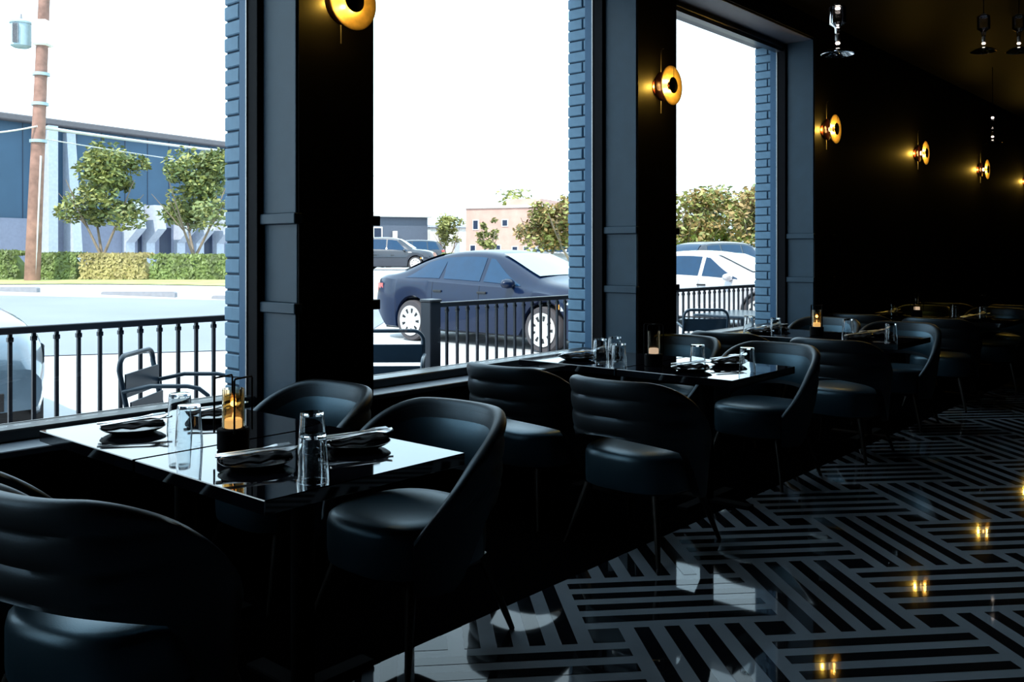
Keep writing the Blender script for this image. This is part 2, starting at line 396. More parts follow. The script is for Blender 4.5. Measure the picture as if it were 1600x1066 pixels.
# ------------------------------------------------------------------ dining chairs
def chair_parts(root):
    A = 0.315; Bd = 0.305
    NA = 56; amax = R(132)
    def rad(a):      # superellipse plan radius
        c, s_ = abs(sin(a)), abs(cos(a)); p = 2.35
        return ((c/A)**p + (s_/Bd)**p) ** (-1/p)
    def ztop(a):
        t = abs(a)
        k = max(0, t - R(34)) / (amax - R(34)); return 0.818 - 0.385*k**1.75
    def zbot(a):
        t = abs(a)
        if t < R(66): return 0.555 - 0.065*(t/R(66))**2
        k = min(1, (t-R(66)) / R(40)); return 0.490 - 0.245*k*k*(3-2*k)
    rows = []; rim = []; inner = []
    for i in range(NA+1):
        a = -amax + 2*amax*i/NA
        r = rad(a); zt, zb = ztop(a), zbot(a); H = max(zt - zb, 0.06)
        fl_ = 0.030                                    # backrest leans outward at the top
        th = 0.050 * (1 - 0.35*max(0, (abs(a)-R(90))/(amax-R(90))))
        sec = []
        nseg = 30
        for k in range(nseg+1):                        # outside, bottom to top, three channels
            z = zb + (H-0.02)*k/nseg
            ch = abs(sin(pi*(0.818 - z)/0.0875)) ** 0.4 if z > 0.5555 else 1.0 - min(1, (0.5555-z)/0.03)*0.6
            rr = r - 0.010 + 0.012*ch + fl_*(z-0.45)/0.37
            sec.append((rr, z))
        zz = zt; base = r + fl_*(zt-0.45)/0.37
        for k in range(1, 6):                          # rounded rim
            q = pi*k/6; sec.append((base - th/2 + (th/2)*cos(q), zt - 0.022 + 0.022*sin(q)))
        for k in range(6):                             # inside, top to bottom
            z = zt - 0.02 - (H-0.02)*k/5
            sec.append((r - th + fl_*(z-0.45)/0.37 - 0.008*sin(pi*k/5), max(z, zb)))
        rows.append([(rr*sin(a), rr*cos(a), z) for rr, z in sec])
        ri = base - th*0.98; rim.append((ri*sin(a), ri*cos(a), zt - 0.030))
    b = MB(); b.grid(rows, closeu=True)
    n = len(rows[0]); b.f.append(list(range(n))); b.m.append(0); L = NA*n; b.f.append([L+k for k in reversed(range(n))]); b.m.append(0)
    b.build('backrest', M['leather2'], root, smooth=50)
    MB().tube(rim, 0.0045, 6).build('piping', M['piping'], root, smooth=60)
    # inner back cushion
    rows = []
    for i in range(31):
        a = R(-98) + R(196)*i/30; r = rad(a); zt = ztop(a) - 0.055; zb = max(zbot(a)+0.01, 0.455)
        if zt < zb + 0.02: zt = zb + 0.02
        e = 1 - abs(2*i/30 - 1)**6; row = []
        for k in range(9):
            z = zb + (zt-zb)*k/8; th = 0.045 + (0.022 * sin(pi*k/8)**0.5 * e)
            rr = r - th + 0.03*(z-0.45)/0.37; row.append((rr*sin(a), rr*cos(a), z))
        rows.append(row)
    MB().grid(rows).build('back_cushion', M['leather'], root, smooth=50)
    # seat cushion
    rows = []
    prof = [(0.90, 0.285), (0.985, 0.297), (1.0, 0.33), (1.0, 0.43), (0.975, 0.456), (0.90, 0.470), (0.7, 0.479), (0.4, 0.484), (0.12, 0.486)]
    for f_, z in prof:
        row = []
        for i in range(40):
            a = 2*pi*i/40; c, s_ = abs(sin(a)), abs(cos(a)); p = 2.8
            r = ((c/0.262)**p + (s_/0.262)**p) ** (-1/p)
            row.append((r*f_*sin(a), r*f_*cos(a) - 0.015, z))
        rows.append(row)
    b = MB(); b.grid(rows, closeu=True); b.f.append([len(b.v)-40+k for k in range(40)]); b.m.append(0); b.f.append(list(reversed(range(40)))); b.m.append(0)
    b.build('seat', M['seatl'], root, smooth=50)
    b = MB()
    for sx in (-1, 1):
        b.box(sx*0.18-0.02, sx*0.18+0.02, -0.19, 0.19, 0.262, 0.287)
    b.box(-0.18, 0.18, -0.19, -0.15, 0.262, 0.287); b.box(-0.18, 0.18, 0.15, 0.19, 0.262, 0.287)
    b.build('seat_frame', M['leg'], root)
    for sx, sy in ((-1,-1),(1,-1),(-1,1),(1,1)):
        MB().cyl((sx*0.19, sy*0.18, 0.285), (sx*0.265, sy*0.27, 0.0), 0.021, 0.010, 10).build('leg', M['leg'], root, smooth=50)
G_CH = 'curved dark leather dining chairs'
first_chair = [None]
def chair(x, y, rz, label):
    if first_chair[0] is None:
        r = empty('dining_chair', (x, y, 0), rz, label, 'chair', G_CH); chair_parts(r); first_chair[0] = r; return r
    return dup(first_chair[0], (x, y, 0), rz, label)
# local chair: back at +y, opens towards -y.
chair(-2.47, 2.27, 0.03, 'dark leather barrel chair, nearest table, far side, aisle half, high curved rim')
chair(-3.25, 2.29, -0.02, 'dark leather barrel chair, nearest table, far side, window half, before the pillar')
chair(-2.42, 1.16, pi+0.24, 'dark leather barrel chair seen from behind in the bottom left corner of photo')
chair(-3.20, 1.13, pi+0.05, 'dark leather barrel chair at left photo edge, nearest table, window half')
chair(-3.15, 3.79, pi, 'dark leather barrel chair with channelled back, second table, near side, window half')
chair(-2.41, 3.74, pi-0.02, 'dark leather barrel chair with channelled back, second table, near side, aisle half')
chair(-3.26, 5.38, 0.03, 'dark leather barrel chair, second table, far side, window half')
chair(-2.54, 5.30, -0.02, 'dark leather barrel chair, second table, far side, aisle half, rim facing camera')
chair(-3.22, 6.32, pi+0.02, 'dark leather barrel chair, third table, near side, window half')
chair(-2.42, 6.30, pi, 'dark leather barrel chair, third table, near side, aisle half')
chair(-3.20, 7.80, 0.0, 'dark leather barrel chair, third table, far side, window half')
chair(-2.50, 7.66, 0.05, 'dark leather barrel chair, third table, far side, aisle half')
chair(-3.22, 8.95, pi, 'dark leather barrel chair, fourth table, near side, wall half')
chair(-2.48, 8.86, pi+0.03, 'dark leather barrel chair, fourth table, near side, aisle half')
chair(-3.15, 10.40, 0.0, 'dark leather barrel chair, fourth table, far side, wall half')
chair(-2.40, 10.42, 0.0, 'dark leather barrel chair, fourth table, far side, aisle half')
chair(-3.15, 11.55, pi, 'dark leather barrel chair, fifth table, near side, wall half')
chair(-2.40, 11.55, pi, 'dark leather barrel chair, fifth table, near side, aisle half')

# ------------------------------------------------------------------ tables, lanterns, settings
TW, TD = 0.708, 0.755
tb = [None]
def table(x, y, label, rz=0.0):
    if tb[0] is None:
        t = empty('dining_table', (x, y, 0), rz, label, 'table', 'square black pedestal tables')
        MB().bbox(-TW/2, TW/2, -TD/2, TD/2, 0.71, 0.75, 0.0025).build('tabletop', M['table'], t)
        MB().box(-0.20, 0.20, -0.20, 0.20, 0.70, 0.711).build('top_plate', M['iron'], t)
        MB().cyl((0,0,0.02), (0,0,0.705), 0.038, 0.038, 20).build('column', M['iron'], t, smooth=40)
        b = MB(); b.bbox(-0.27, 0.27, -0.035, 0.035, 0.0, 0.022, 0.004); b.bbox(-0.035, 0.035, -0.27, 0.27, 0.0005, 0.0225, 0.004)
        b.build('cross_foot', M['iron'], t); tb[0] = t; return t
    return dup(tb[0], (x, y, 0), rz, label)
TC = [(-2.762, 1.745, 'nearest'), (-2.890, 4.585, 'second'), (-2.860, 7.000, 'third'), (-2.76, 9.62, 'fourth'), (-2.76, 12.3, 'fifth')]
for (x, y, nm) in TC:
    side = 'window' if nm in ('nearest', 'second', 'third') else 'wall'
    table(x - 0.361, y, 'square black polished table, %s half of the %s pair' % (side, nm))
    table(x + 0.361, y, 'square black polished table, aisle half of the %s pair' % nm)

ZT = 0.7505
lan = {}
def lantern(x, y, rz, nm, lit=True):
    if lit in lan:
        return dup(lan[lit], (x, y, ZT), rz, nm)
    t = empty('table_lantern', (x, y, ZT), rz, nm, 'lantern', 'wire framed table lanterns')
    MB().lathe([(0.048, 0.0), (0.052, 0.004), (0.052, 0.066), (0.048, 0.07), (0.0, 0.0702)][:4], 28, caps=True).build('base', M['iron'], t, smooth=40)
    # thin glass chimney
    MB().lathe([(0.036, 0.0705), (0.036, 0.20), (0.0345, 0.20), (0.0345, 0.0715)], 28, close=True).build('chimney', M['chim'], t, smooth=40)
    if lit:
        MB().lathe([(0.0325, 0.0725), (0.0325, 0.180), (0.0318, 0.180), (0.0318, 0.0735)], 24, close=True).build('amber_sleeve', M['amber'], t, smooth=40)
    c = MB().lathe([(0.027, 0.071), (0.028, 0.075), (0.028, 0.098), (0.024, 0.102)], 20).build('candle', M['wax' if lit else 'wax_dim_glow'], t, smooth=40)
    if lit: MB().lathe([(0.002, 0.102), (0.004, 0.108), (0.0025, 0.116), (0.0008, 0.122)], 10).build('flame', M['flame'], c, smooth=60)
    for s in (-1, 1):
        X = 0.040*s
        pts = [(X, -0.046, 0.06), (X, -0.046, 0.232), (X, -0.042, 0.238), (X, 0.042, 0.238), (X, 0.046, 0.232), (X, 0.046, 0.06)]
        MB().tube(pts, 0.0033, 6).build('wire_loop', M['iron'], t, smooth=60)
    MB().cyl((-0.04, 0, 0.238), (0.04, 0, 0.238), 0.002, None, 6).build('carry_bar', M['iron'], t)
    if lit:
        l = bpy.data.lights.new('candle_light', 'POINT'); l.energy = 0.25; l.color = (1, 0.68, 0.36); l.shadow_soft_size = 0.01
        lo = bpy.data.objects.new('candle_light', l); COL.objects.link(lo); lo.parent = t; lo.location = (0, 0, 0.150)
    lan[lit] = t; return t
lantern(-2.665, 1.66, 0.35, 'wire table lantern with amber glow on the nearest table')
lantern(-2.80, 4.46, -0.75, 'faintly glowing wire table lantern on the second table', False)
lantern(-2.86, 6.93, 0.35, 'wire table lantern with amber glow on the third table')
lantern(-2.93, 9.62, -0.75, 'wire table lantern with faint glow on the fourth table', False)

tg = [None]
def tumbler(x, y, label, z=ZT):
    if tg[0] is None:
        t = MB().lathe([(0.0455, 0.0), (0.0385, 0.128), (0.0365, 0.134), (0.0, 0.1345), (0.0, 0.1245), (0.0355, 0.1235), (0.0368, 0.118), (0.0437, 0.0)], 32, caps=False)
        # drop the pole rings into a watertight shell
        t = t.build('tumbler', M['glass'], None, smooth=35)
        tag(t, label, 'glass', 'upturned glass tumblers'); t.location = (x, y, z); tg[0] = t; return
    o = tg[0].copy(); COL.objects.link(o); o.location = (x, y, z); o['label'] = label
tumbler(-2.84, 1.60, 'upturned tumbler, front one of the left pair on the nearest table')
tumbler(-3.10, 1.71, 'upturned tumbler, rear one of the left pair on the nearest table')
tumbler(-2.413, 1.79, 'upturned tumbler, rear one of the right pair on the nearest table')
tumbler(-2.12, 1.575, 'upturned tumbler nearest the front corner of the nearest table')
tumbler(-3.175, 4.46, 'upturned tumbler closest to the window on the second table')
tumbler(-3.18, 4.62, 'upturned tumbler just behind the window tumbler on the second table')
tumbler(-2.93, 4.30, 'upturned tumbler on the near edge of the second table, left of the lantern')
tumbler(-2.55, 4.52, 'upturned tumbler right of the lantern on the second table')
tumbler(-2.27, 4.56, 'upturned tumbler at the aisle end of the second table')
tumbler(-3.40, 6.86, 'upturned tumbler closest to the window on the third table')
tumbler(-3.14, 6.80, 'upturned tumbler left of the lantern on the third table')
tumbler(-2.66, 7.05, 'upturned tumbler right of the lantern on the third table')
tumbler(-2.25, 6.80, 'upturned tumbler at the aisle end of the third table')
tumbler(-3.10, 9.42, 'upturned tumbler left of the lantern on the fourth table')
tumbler(-2.60, 9.70, 'upturned tumbler right of the lantern on the fourth table')
tumbler(-2.30, 9.50, 'upturned tumbler at the aisle end of the fourth table')
tumbler(-2.95, 12.2, 'upturned tumbler on the wall half of the fifth table')
tumbler(-2.35, 12.2, 'upturned tumbler on the aisle half of the fifth table')

def make_cutlery():
    out = {}
    def flat(pts, zf, th=0.0036):
        # pts: (y, halfwidth); lofted blade
        b = MB(); rows = []
        for y, w in pts:
            z = zf(y); rows.append([(-w, y, z), (0, y, z-0.0006), (w, y, z), (w, y, z+th), (0, y, z+th+0.0020), (-w, y, z+th)])
        b.grid(rows, closeu=True); b.f.append(list(range(6))); b.m.append(0); L = len(b.v)-6; b.f.append([L+5,L+4,L+3,L+2,L+1,L]); b.m.append(0)
        return b
    hz = lambda y: 0.002 + 0.010*max(0, (y-0.02)/0.08)**1.2 if y > 0.02 else 0.002
    handle = [(-0.100, 0.004), (-0.096, 0.0095), (-0.07, 0.0085), (-0.02, 0.0045), (0.02, 0.0032)]
    b = flat(handle + [(0.04, 0.004), (0.052, 0.011), (0.062, 0.0125)], hz)
    for k in range(4):
        x = -0.0105 + 0.007*k; z0 = hz(0.06)
        b.box(x-0.0016, x+0.0016, 0.060, 0.100, z0, z0+0.0036)
    out['fork'] = b
    out['knife'] = flat([(-0.105, 0.005), (-0.10, 0.009), (-0.03, 0.0075), (0.0, 0.006), (0.01, 0.009), (0.08, 0.0095), (0.105, 0.006), (0.115, 0.001)], lambda y: 0.002)
    out['spoon'] = flat(handle + [(0.045, 0.005), (0.055, 0.013), (0.07, 0.019), (0.085, 0.018), (0.096, 0.011), (0.100, 0.003)], lambda y: 0.002 + 0.006*abs(y-0.07)/0.03 if y > 0.045 else 0.006)
    return out
cut = make_cutlery(); proto = {}
random.seed(21)
def thing(kind, builder, x, y, z, rz, label, cat, group, tilt=0.0):
    if kind not in proto:
        o = builder(); proto[kind] = o
    else:
        o = dup(proto[kind])
    o.location = (x, y, z); o.rotation_euler = (tilt, 0, rz); o.scale = (1.15,)*3 if cat in ('fork','knife','spoon') else (1,1,1); tag(o, label, cat, group); return o
def build_plate():
    return MB().lathe([(0.060, 0.0), (0.075, 0.002), (0.100, 0.012), (0.112, 0.020), (0.113, 0.0215), (0.110, 0.0215), (0.098, 0.0150), (0.072, 0.006), (0.02, 0.0055)], 40).build('side_plate', M['plate'], None, smooth=50)
def build_napkin():
    b = MB(); NX, NY = 8, 16; top = []; 
    rnd = random.Random(3)
    for j in range(NY+1):
        v = j/NY; row = []
        for i in range(NX+1):
            u = i/NX*2-1; w = 0.048*(1 - 0.35*abs(v-0.4))
            x = u*w + 0.012*sin(v*5); y = (v-0.5)*0.21
            z = 0.012 + 0.003*sin(u*7+v*4) + 0.003*sin(v*17+u*3) - 0.005*abs(u)**2
            row.append((x, y, max(z, 0.005)))
        top.append(row)
    b.grid(top)
    bot = [[(x, y, 0.001 if False else z-0.006) for x, y, z in r] for r in top]; b.grid([list(reversed(r)) for r in bot])
    n = NX+1
    for j in range(NY):
        k = (NY+1)*n
        b.f.append([j*n, (j+1)*n, k+(j+1)*n+NX, k+j*n+NX]); b.m.append(0)
        b.f.append([j*n+NX, k+j*n, k+(j+1)*n, (j+1)*n+NX]); b.m.append(0)
    return b.build('folded_napkin', M['napkin'], None, smooth=60)
SEATS = []
def settings(cx, cy, nm, full=True):
    spots = [(-0.43, -0.165, 'window half near side'), (0.36, -0.17, 'aisle half near side'), (-0.44, 0.165, 'window half far side'), (0.385, 0.20, 'aisle half far side')]
    if nm == 'fourth': spots = [(x, y, w.replace('window', 'wall')) for x, y, w in spots]
    for (dx, dy, w) in spots:
        x, y = cx+dx, cy+dy; far = dy > 0; base = random.uniform(-0.12, 0.12) - 0.30
        g = '%s table, %s' % (nm, w)
        thing('side_plate', build_plate, x, y, ZT, 0, 'black side plate under napkin, ' + g, 'plate', 'black side plates')
        thing('folded_napkin', build_napkin, x, y, ZT+0.018, base, 'rumpled charcoal napkin on plate, ' + g, 'napkin', 'charcoal napkins')
        k = 0
        for nm2, off in (('fork', -0.026), ('knife', 0.004), ('spoon', 0.034)):
            if nm2 == 'spoon' and not full: continue
            a = base + random.uniform(-0.12, 0.12)
            ox, oy = off*cos(a), off*sin(a)
            thing(nm2, lambda: cut[nm2].build(nm2, M['steel'], None, smooth=50), x+ox, y+oy, ZT+0.0385, a, 'steel %s on napkin, %s' % (nm2, g), nm2, 'steel cutlery on the napkins', tilt=random.uniform(0.0, 0.09))
for (x, y, nm) in TC[:4]: settings(x, y, nm, nm in ('nearest', 'second'))

# ------------------------------------------------------------------ wall sconces and pendants
def sconce_parts(t):
    # wall at x=0, lamp grows towards +x
    Mx = Matrix.Rotation(R(90), 4, 'Y')
    MB().lathe([(0.055, 0.0), (0.058, 0.006), (0.050, 0.014), (0.02, 0.018)], 28, Mx).build('wall_plate', M['oxblood'], t, smooth=50)
    MB().cyl((0.012, 0, 0), (0.118, 0, 0), 0.008, None, 12).build('stem', M['oxblood'], t, smooth=50)
    MB().lathe([(0.012, 0.036), (0.098, 0.044), (0.105, 0.050), (0.098, 0.055), (0.012, 0.050)], 36, Mx).build('rear_disc', M['oxblood'], t, smooth=40)
    bl = MB().lathe([(0.010, 0.066), (0.022, 0.071), (0.024, 0.079), (0.014, 0.088)], 18, Mx).build('bulb', M['lamp'], t, smooth=60)
    MB().lathe([(0.030, 0.100), (0.060, 0.106), (0.100, 0.112), (0.128, 0.118), (0.138, 0.127), (0.140, 0.131), (0.136, 0.131), (0.118, 0.124), (0.085, 0.117), (0.050, 0.113), (0.030, 0.110)], 48, Mx, caps=False, close=True).build('brass_dish', M['brass'], t, smooth=50)
    MB().lathe([(0.052, 0.138), (0.057, 0.140), (0.057, 0.143), (0.052, 0.146)], 32, Mx).build('front_cap', M['cap'], t, smooth=40)
    MB().cyl((0.11, 0, 0), (0.140, 0, 0), 0.006, None, 10).build('cap_stem', M['cap'], t)
    pts = [(0.040, 0, -0.19), (0.040, 0, 0.24), (0.040, 0.006, 0.262), (0.040, 0.020, 0.276), (0.040, 0.036, 0.280)]
    MB().tube(pts, 0.003, 6).build('hanging_rod', M['bead'], t, smooth=60)
    MB().cyl((0.145, 0, 0.04), (0.145, 0, 0.130), 0.0016, None, 6).build('pull_wire', M['cap'], t)
SCON = [2.735, 5.61, 8.62, 11.40, 14.22, 17.08]
sw = ['topmost, cut by the upper photo edge', 'on the second pillar from the left', 'just past the last window', 'second along the blind wall', 'third along the blind wall', 'furthest along the blind wall']
first = None
for i, y in enumerate(SCON):
    lab = 'golden ring wall sconce ' + sw[i]
    if first is None:
        t = empty('wall_sconce', (-3.50, y, 2.59), 0, lab, 'lamp', 'golden ring wall sconces'); sconce_parts(t); first = t
    else: t = dup(first, (-3.50, y, 2.59), 0, lab)
    for k, (off, en, rs) in enumerate((((0.150, 0.0), 0.0, 0), )): pass
    for a in range(4):                                  # the ring of small lamps behind the black cap
        l = bpy.data.lights.new('ring_light', 'POINT'); l.energy = 0.55; l.color = (1.0, 0.62, 0.14); l.shadow_soft_size = 0.006
        lo = bpy.data.objects.new('ring_light', l); COL.objects.link(lo); lo.parent = t
        lo.location = (0.128, 0.040*cos(pi/4+a*pi/2), 0.040*sin(pi/4+a*pi/2))
    l = bpy.data.lights.new('back_light', 'POINT'); l.energy = 4.0; l.color = (1.0, 0.60, 0.08); l.shadow_soft_size = 0.012
    lo = bpy.data.objects.new('back_light', l); COL.objects.link(lo); lo.parent = t; lo.location = (0.024, -0.056, 0)

def pendant_parts(t, ztop_):
    # z=0 at the top of the glass
    MB().cyl((0,0,0), (0,0,ztop_), 0.004, None, 8).build('hanging_rod', M['iron'], t)
    MB().lathe([(0.05, ztop_-0.015), (0.055, ztop_-0.003)], 20).build('ceiling_rose', M['iron'], t, smooth=40)
    MB().lathe([(0.020, 0.005), (0.026, 0.0), (0.026, -0.012), (0.018, -0.016)], 20).build('socket', M['bead'], t, smooth=40)
    MB().lathe([(0.014, -0.017), (0.017, -0.022), (0.014, -0.030)], 14).build('bulb', M['lampw'], t, smooth=60)
    MB().lathe([(0.040, -0.006), (0.053, -0.016), (0.053, -0.125), (0.020, -0.150), (0.016, -0.19), (0.013, -0.19), (0.017, -0.149), (0.050, -0.123), (0.050, -0.018), (0.038, -0.009)], 28, close=True).build('glass_cylinder', M['pend'], t, smooth=40)
    MB().lathe([(0.008, -0.19), (0.016, -0.200), (0.016, -0.235), (0.010, -0.245)], 16).build('lower_socket', M['bead'], t, smooth=40)
    MB().lathe([(0.012, -0.246), (0.016, -0.254), (0.010, -0.262)], 14).build('lower_bulb', M['lampw'], t, smooth=60)
    MB().lathe([(0.010, -0.285), (0.035, -0.290), (0.080, -0.305), (0.108, -0.325), (0.104, -0.328), (0.078, -0.311), (0.034, -0.295), (0.010, -0.290)], 32, close=True).build('glass_saucer', M['pend'], t, smooth=40)
    MB().cyl((0,0,-0.262), (0,0,-0.30), 0.003, None, 8).build('saucer_stem', M['iron'], t)
p = at(1309, 6.0, 3.04)
t = empty('pendant_lamp', p, 0.4, 'clear glass pendant hanging right of the last window', 'lamp', 'clear glass pendants'); pendant_parts(t, ZC - 3.04)
t.rotation_euler = (0, 0, 0.4)
dup(t, at(1551, 11.0, 3.06), 0, 'small clear glass pendant far off above the fourth sconce')
for q, (px, lb) in enumerate(((1537, 'far clear glass pendant left of two near the upper right corner'), (1592, 'far clear glass pendant at the right photo edge, near the top'))):
    r = dup(t, at(px, 8.0, 3.50), 0, lb)
    for c in list(r.children):
        if c.name.startswith(('hanging_rod', 'ceiling_rose')): bpy.data.objects.remove(c)
    for c in r.children:
        if c.name.startswith('bulb'): c.data = c.data.copy(); c.data.materials[0] = M['pend']
    MB().cyl((0,0,0), (0,0,ZC-3.50), 0.004, None, 8).build('hanging_rod', M['iron'], r)
    MB().lathe([(0.05, ZC-3.50-0.015), (0.055, ZC-3.50-0.003)], 20).build('ceiling_rose', M['iron'], r, smooth=40)

# ------------------------------------------------------------------ outside: ground
xs = [-4.11, -5.2, -9, -13] + [-15 - i for i in range(0, 15)] + [-36, -60, -140]
b = MB(); b.grid([[(x, -90, gz(x)), (x, 160, gz(x))] for x in xs]); b.build('ground', M['concrete'], kind='structure')
def cam_strip(name, m, px_pts, zoff, kind='structure', label=None, cat=None):
    P = [at(px, d) for px, d in px_pts]
    # subdivide towards the far edge so that it follows the ground
    n = 14; k = len(P)//2; rows = []
    for i in range(n+1):
        t = i/n; rows.append([tuple(P[0].lerp(P[3], t)), tuple(P[1].lerp(P[2], t))])
    rows = [[(x, y, gz(x)+zoff) for x, y, z in r] for r in rows]
    rr = []
    for r in rows:
        m_ = [(r[0][0] + (r[1][0]-r[0][0])*j/14, r[0][1] + (r[1][1]-r[0][1])*j/14) for j in range(15)]
        rr.append([(x, y, gz(x)+zoff) for x, y in m_])
    b = MB(); b.grid(rr); top = len(b.v)
    return b.build(name, m, kind=kind)
cam_strip('road', M['asphalt'], [(-260, 11.6), (540, 13.5), (640, 24.0), (-260, 21.5)], 0.012)
cam_strip('grass_verge', M['grass'], [(-260, 26.5), (575, 28.0), (575, 36.0), (-260, 34.0)], 0.02)
cam_strip('lawn', M['lawn'], [(860, 28.0), (1300, 24.0), (1250, 44.0), (860, 44.0)], 0.03)
for i, (p0, p1, lb) in enumerate(((-60, 60, 'concrete wheel stop left of the timber pole foot'), (160, 275, 'long concrete wheel stop right of the timber pole'), (332, 420, 'concrete wheel stop cut off by the first brick pier'))):
    a, c = at(p0, 23.5), at(p1, 23.5); d = c - a
    t = MB(); L = d.length
    t.prism([(0, 0), (0, 0.12), (0.04, 0.15), (L-0.04, 0.15), (L, 0.12), (L, 0)], -0.09, 0.09)
    o = t.build('wheel_stop', M['kerb'], None, loc=(a.x, a.y, gz((a.x+c.x)/2)-0.04), rz=math.atan2(d.y, d.x)); tag(o, lb, 'wheel stop', 'concrete wheel stops')

# patio railing
def railing(y0, y1, label, ends):
    t = empty('railing', (-4.95, y0, 0), 0, label, 'railing')
    L = y1 - y0
    MB().bbox(-0.022, 0.022, 0, L, 0.985, 1.022, 0.004).build('top_rail', M['rail'], t)
    MB().box(-0.014, 0.014, 0, L, 0.10, 0.13).build('bottom_rail', M['rail'], t)
    n = int(L / 0.1125)
    for k in range(n):
        y = (k+0.5) * L / n
        o = MB(); o.box(-0.009, 0.009, -0.009, 0.009, 0.12, 0.99); o.bbox(-0.014, 0.014, -0.014, 0.014, 0.945, 0.97, 0.003)
        o.build('baluster', M['rail'], t, loc=(0, y, 0))
    for y in ends:
        o = MB(); o.bbox(-0.055, 0.055, -0.055, 0.055, -0.01, 1.03, 0.005); o.bbox(-0.062, 0.062, -0.062, 0.062, 1.03, 1.05, 0.006)
        o.build('post', M['rail'], t, loc=(0, y, 0))
railing(-1.0, 3.35, 'black metal patio railing outside the left window', [4.35])
railing(4.76, 10.35, 'black metal patio railing outside the middle and right windows', [0.0, 5.55])

# patio furniture
def patio_chair(x, y, rz, label, sc=1.0):
    t = empty('patio_chair', (x, y, 0), rz, label, 'chair', 'slatted metal patio chairs'); t.scale = (sc, sc, sc)
    def arch(z0, z1, w, y0, y1):
        pts = [(-w, y0, z0)]
        for k in range(7):
            a = pi - (pi/2)*k/6; pts.append((-w+0.07+0.07*cos(a), y1, z1-0.07+0.07*sin(a)))
        for k in range(7):
            a = pi/2 - (pi/2)*k/6; pts.append((w-0.07+0.07*cos(a), y1, z1-0.07+0.07*sin(a)))
        pts.append((w, y0, z0)); return pts
    MB().tube(arch(0.43, 0.86, 0.22, 0.20, 0.27), 0.014, 8).build('back_frame', M['patio'], t, smooth=60)
    for z in (0.50, 0.645):
        yy = 0.20 + 0.07*(z-0.43)/0.36
        MB().bbox(-0.215, 0.215, yy-0.004, yy+0.004, z, z+0.125, 0.002).build('back_slat', M['patio'], t)
    for k in range(5):
        MB().bbox(-0.215, 0.215, -0.20+0.085*k, -0.135+0.085*k, 0.435, 0.443, 0.002).build('seat_slat', M['patio'], t)
    MB().tube([(-0.22,-0.22,0.43),(0.22,-0.22,0.43),(0.22,0.21,0.43),(-0.22,0.21,0.43)], 0.012, 8, closed=True).build('seat_frame', M['patio'], t)
    for s in (-1, 1):
        pts = [(s*0.24, -0.21, 0.0), (s*0.24, -0.21, 0.60), (s*0.24, -0.195, 0.665), (s*0.24, -0.15, 0.70), (s*0.24, -0.09, 0.712), (s*0.24, 0.10, 0.712), (s*0.225, 0.25, 0.68)]
        MB().tube(pts, 0.012, 8).build('arm', M['patio'], t, smooth=60)
        MB().cyl((s*0.22, 0.20, 0.43), (s*0.22, 0.28, 0.0), 0.012, None, 8).build('leg', M['patio'], t)
    return t
patio_chair(-4.55, 2.55, R(131), 'patio chair seen side on outside the left window, leaning back', 1.0)
patio_chair(-4.55, 3.98, 0.75, 'slatted patio chair outside the middle window beside the railing post', 1.0)
patio_chair(-4.55, 8.10, pi+0.75, 'slatted patio chair outside the right window', 0.98)
patio_chair(-4.62, 9.95, 0.3, 'slatted patio chair behind the third brick pier', 0.98)
t = empty('patio_table', (-4.58, 9.1, 0), 0, 'low slate coloured metal patio table outside the right window', 'table')
MB().bbox(-0.33, 0.33, -0.50, 0.45, 0.715, 0.745, 0.01).build('table_top', M['patio'], t)
MB().cyl((0,0,0.02), (0,0,0.72), 0.03, None, 12).build('column', M['patio'], t)
MB().lathe([(0.22, 0.0), (0.22, 0.012), (0.05, 0.03)], 24).build('base', M['patio'], t)

# ------------------------------------------------------------------ cars
def interp(tab, x):
    if x <= tab[0][0]: return tab[0][1]
    for (x0, y0), (x1, y1) in zip(tab, tab[1:]):
        if x <= x1:
            t = (x-x0)/(x1-x0); return y0 + (y1-y0)*t
    return tab[-1][1]
def smooth_tab(tab):
    "catmull-rom resample of a profile"
    out = []
    n = len(tab)
    for i in range(n-1):
        p0 = tab[max(i-1, 0)]; p1 = tab[i]; p2 = tab[i+1]; p3 = tab[min(i+2, n-1)]
        for k in range(8):
            t = k/8; m1 = (p2[1]-p0[1])/(p2[0]-p0[0]+1e-9)*(p2[0]-p1[0]); m2 = (p3[1]-p1[1])/(p3[0]-p1[0]+1e-9)*(p2[0]-p1[0])
            h = (2*t**3-3*t**2+1)*p1[1] + (t**3-2*t**2+t)*m1 + (-2*t**3+3*t**2)*p2[1] + (t**3-t**2)*m2
            out.append((p1[0]+(p2[0]-p1[0])*t, h))
    out.append(tab[-1]); return out
SEDAN = dict(L=4.62, W=0.90, wb=(0.97, 3.68), wr=0.325,
    top=[(0,0.78),(0.03,0.93),(0.10,1.03),(0.50,1.09),(1.15,1.32),(1.6,1.42),(2.1,1.445),(2.5,1.42),(2.75,1.36),(3.55,1.03),(3.9,0.96),(4.3,0.87),(4.52,0.76),(4.62,0.60)],
    belt=[(0,0.80),(0.10,0.98),(0.6,1.0),(1.2,0.985),(2.2,0.945),(3.3,0.905),(3.7,0.87),(4.2,0.78),(4.62,0.55)], cowl=3.50, rf=2.62, rr=1.45, rb=0.50,
    win=[(0.78,1.22,1.62,1.56),(1.66,1.60,2.42,2.42),(2.50,2.50,3.22,3.22)])
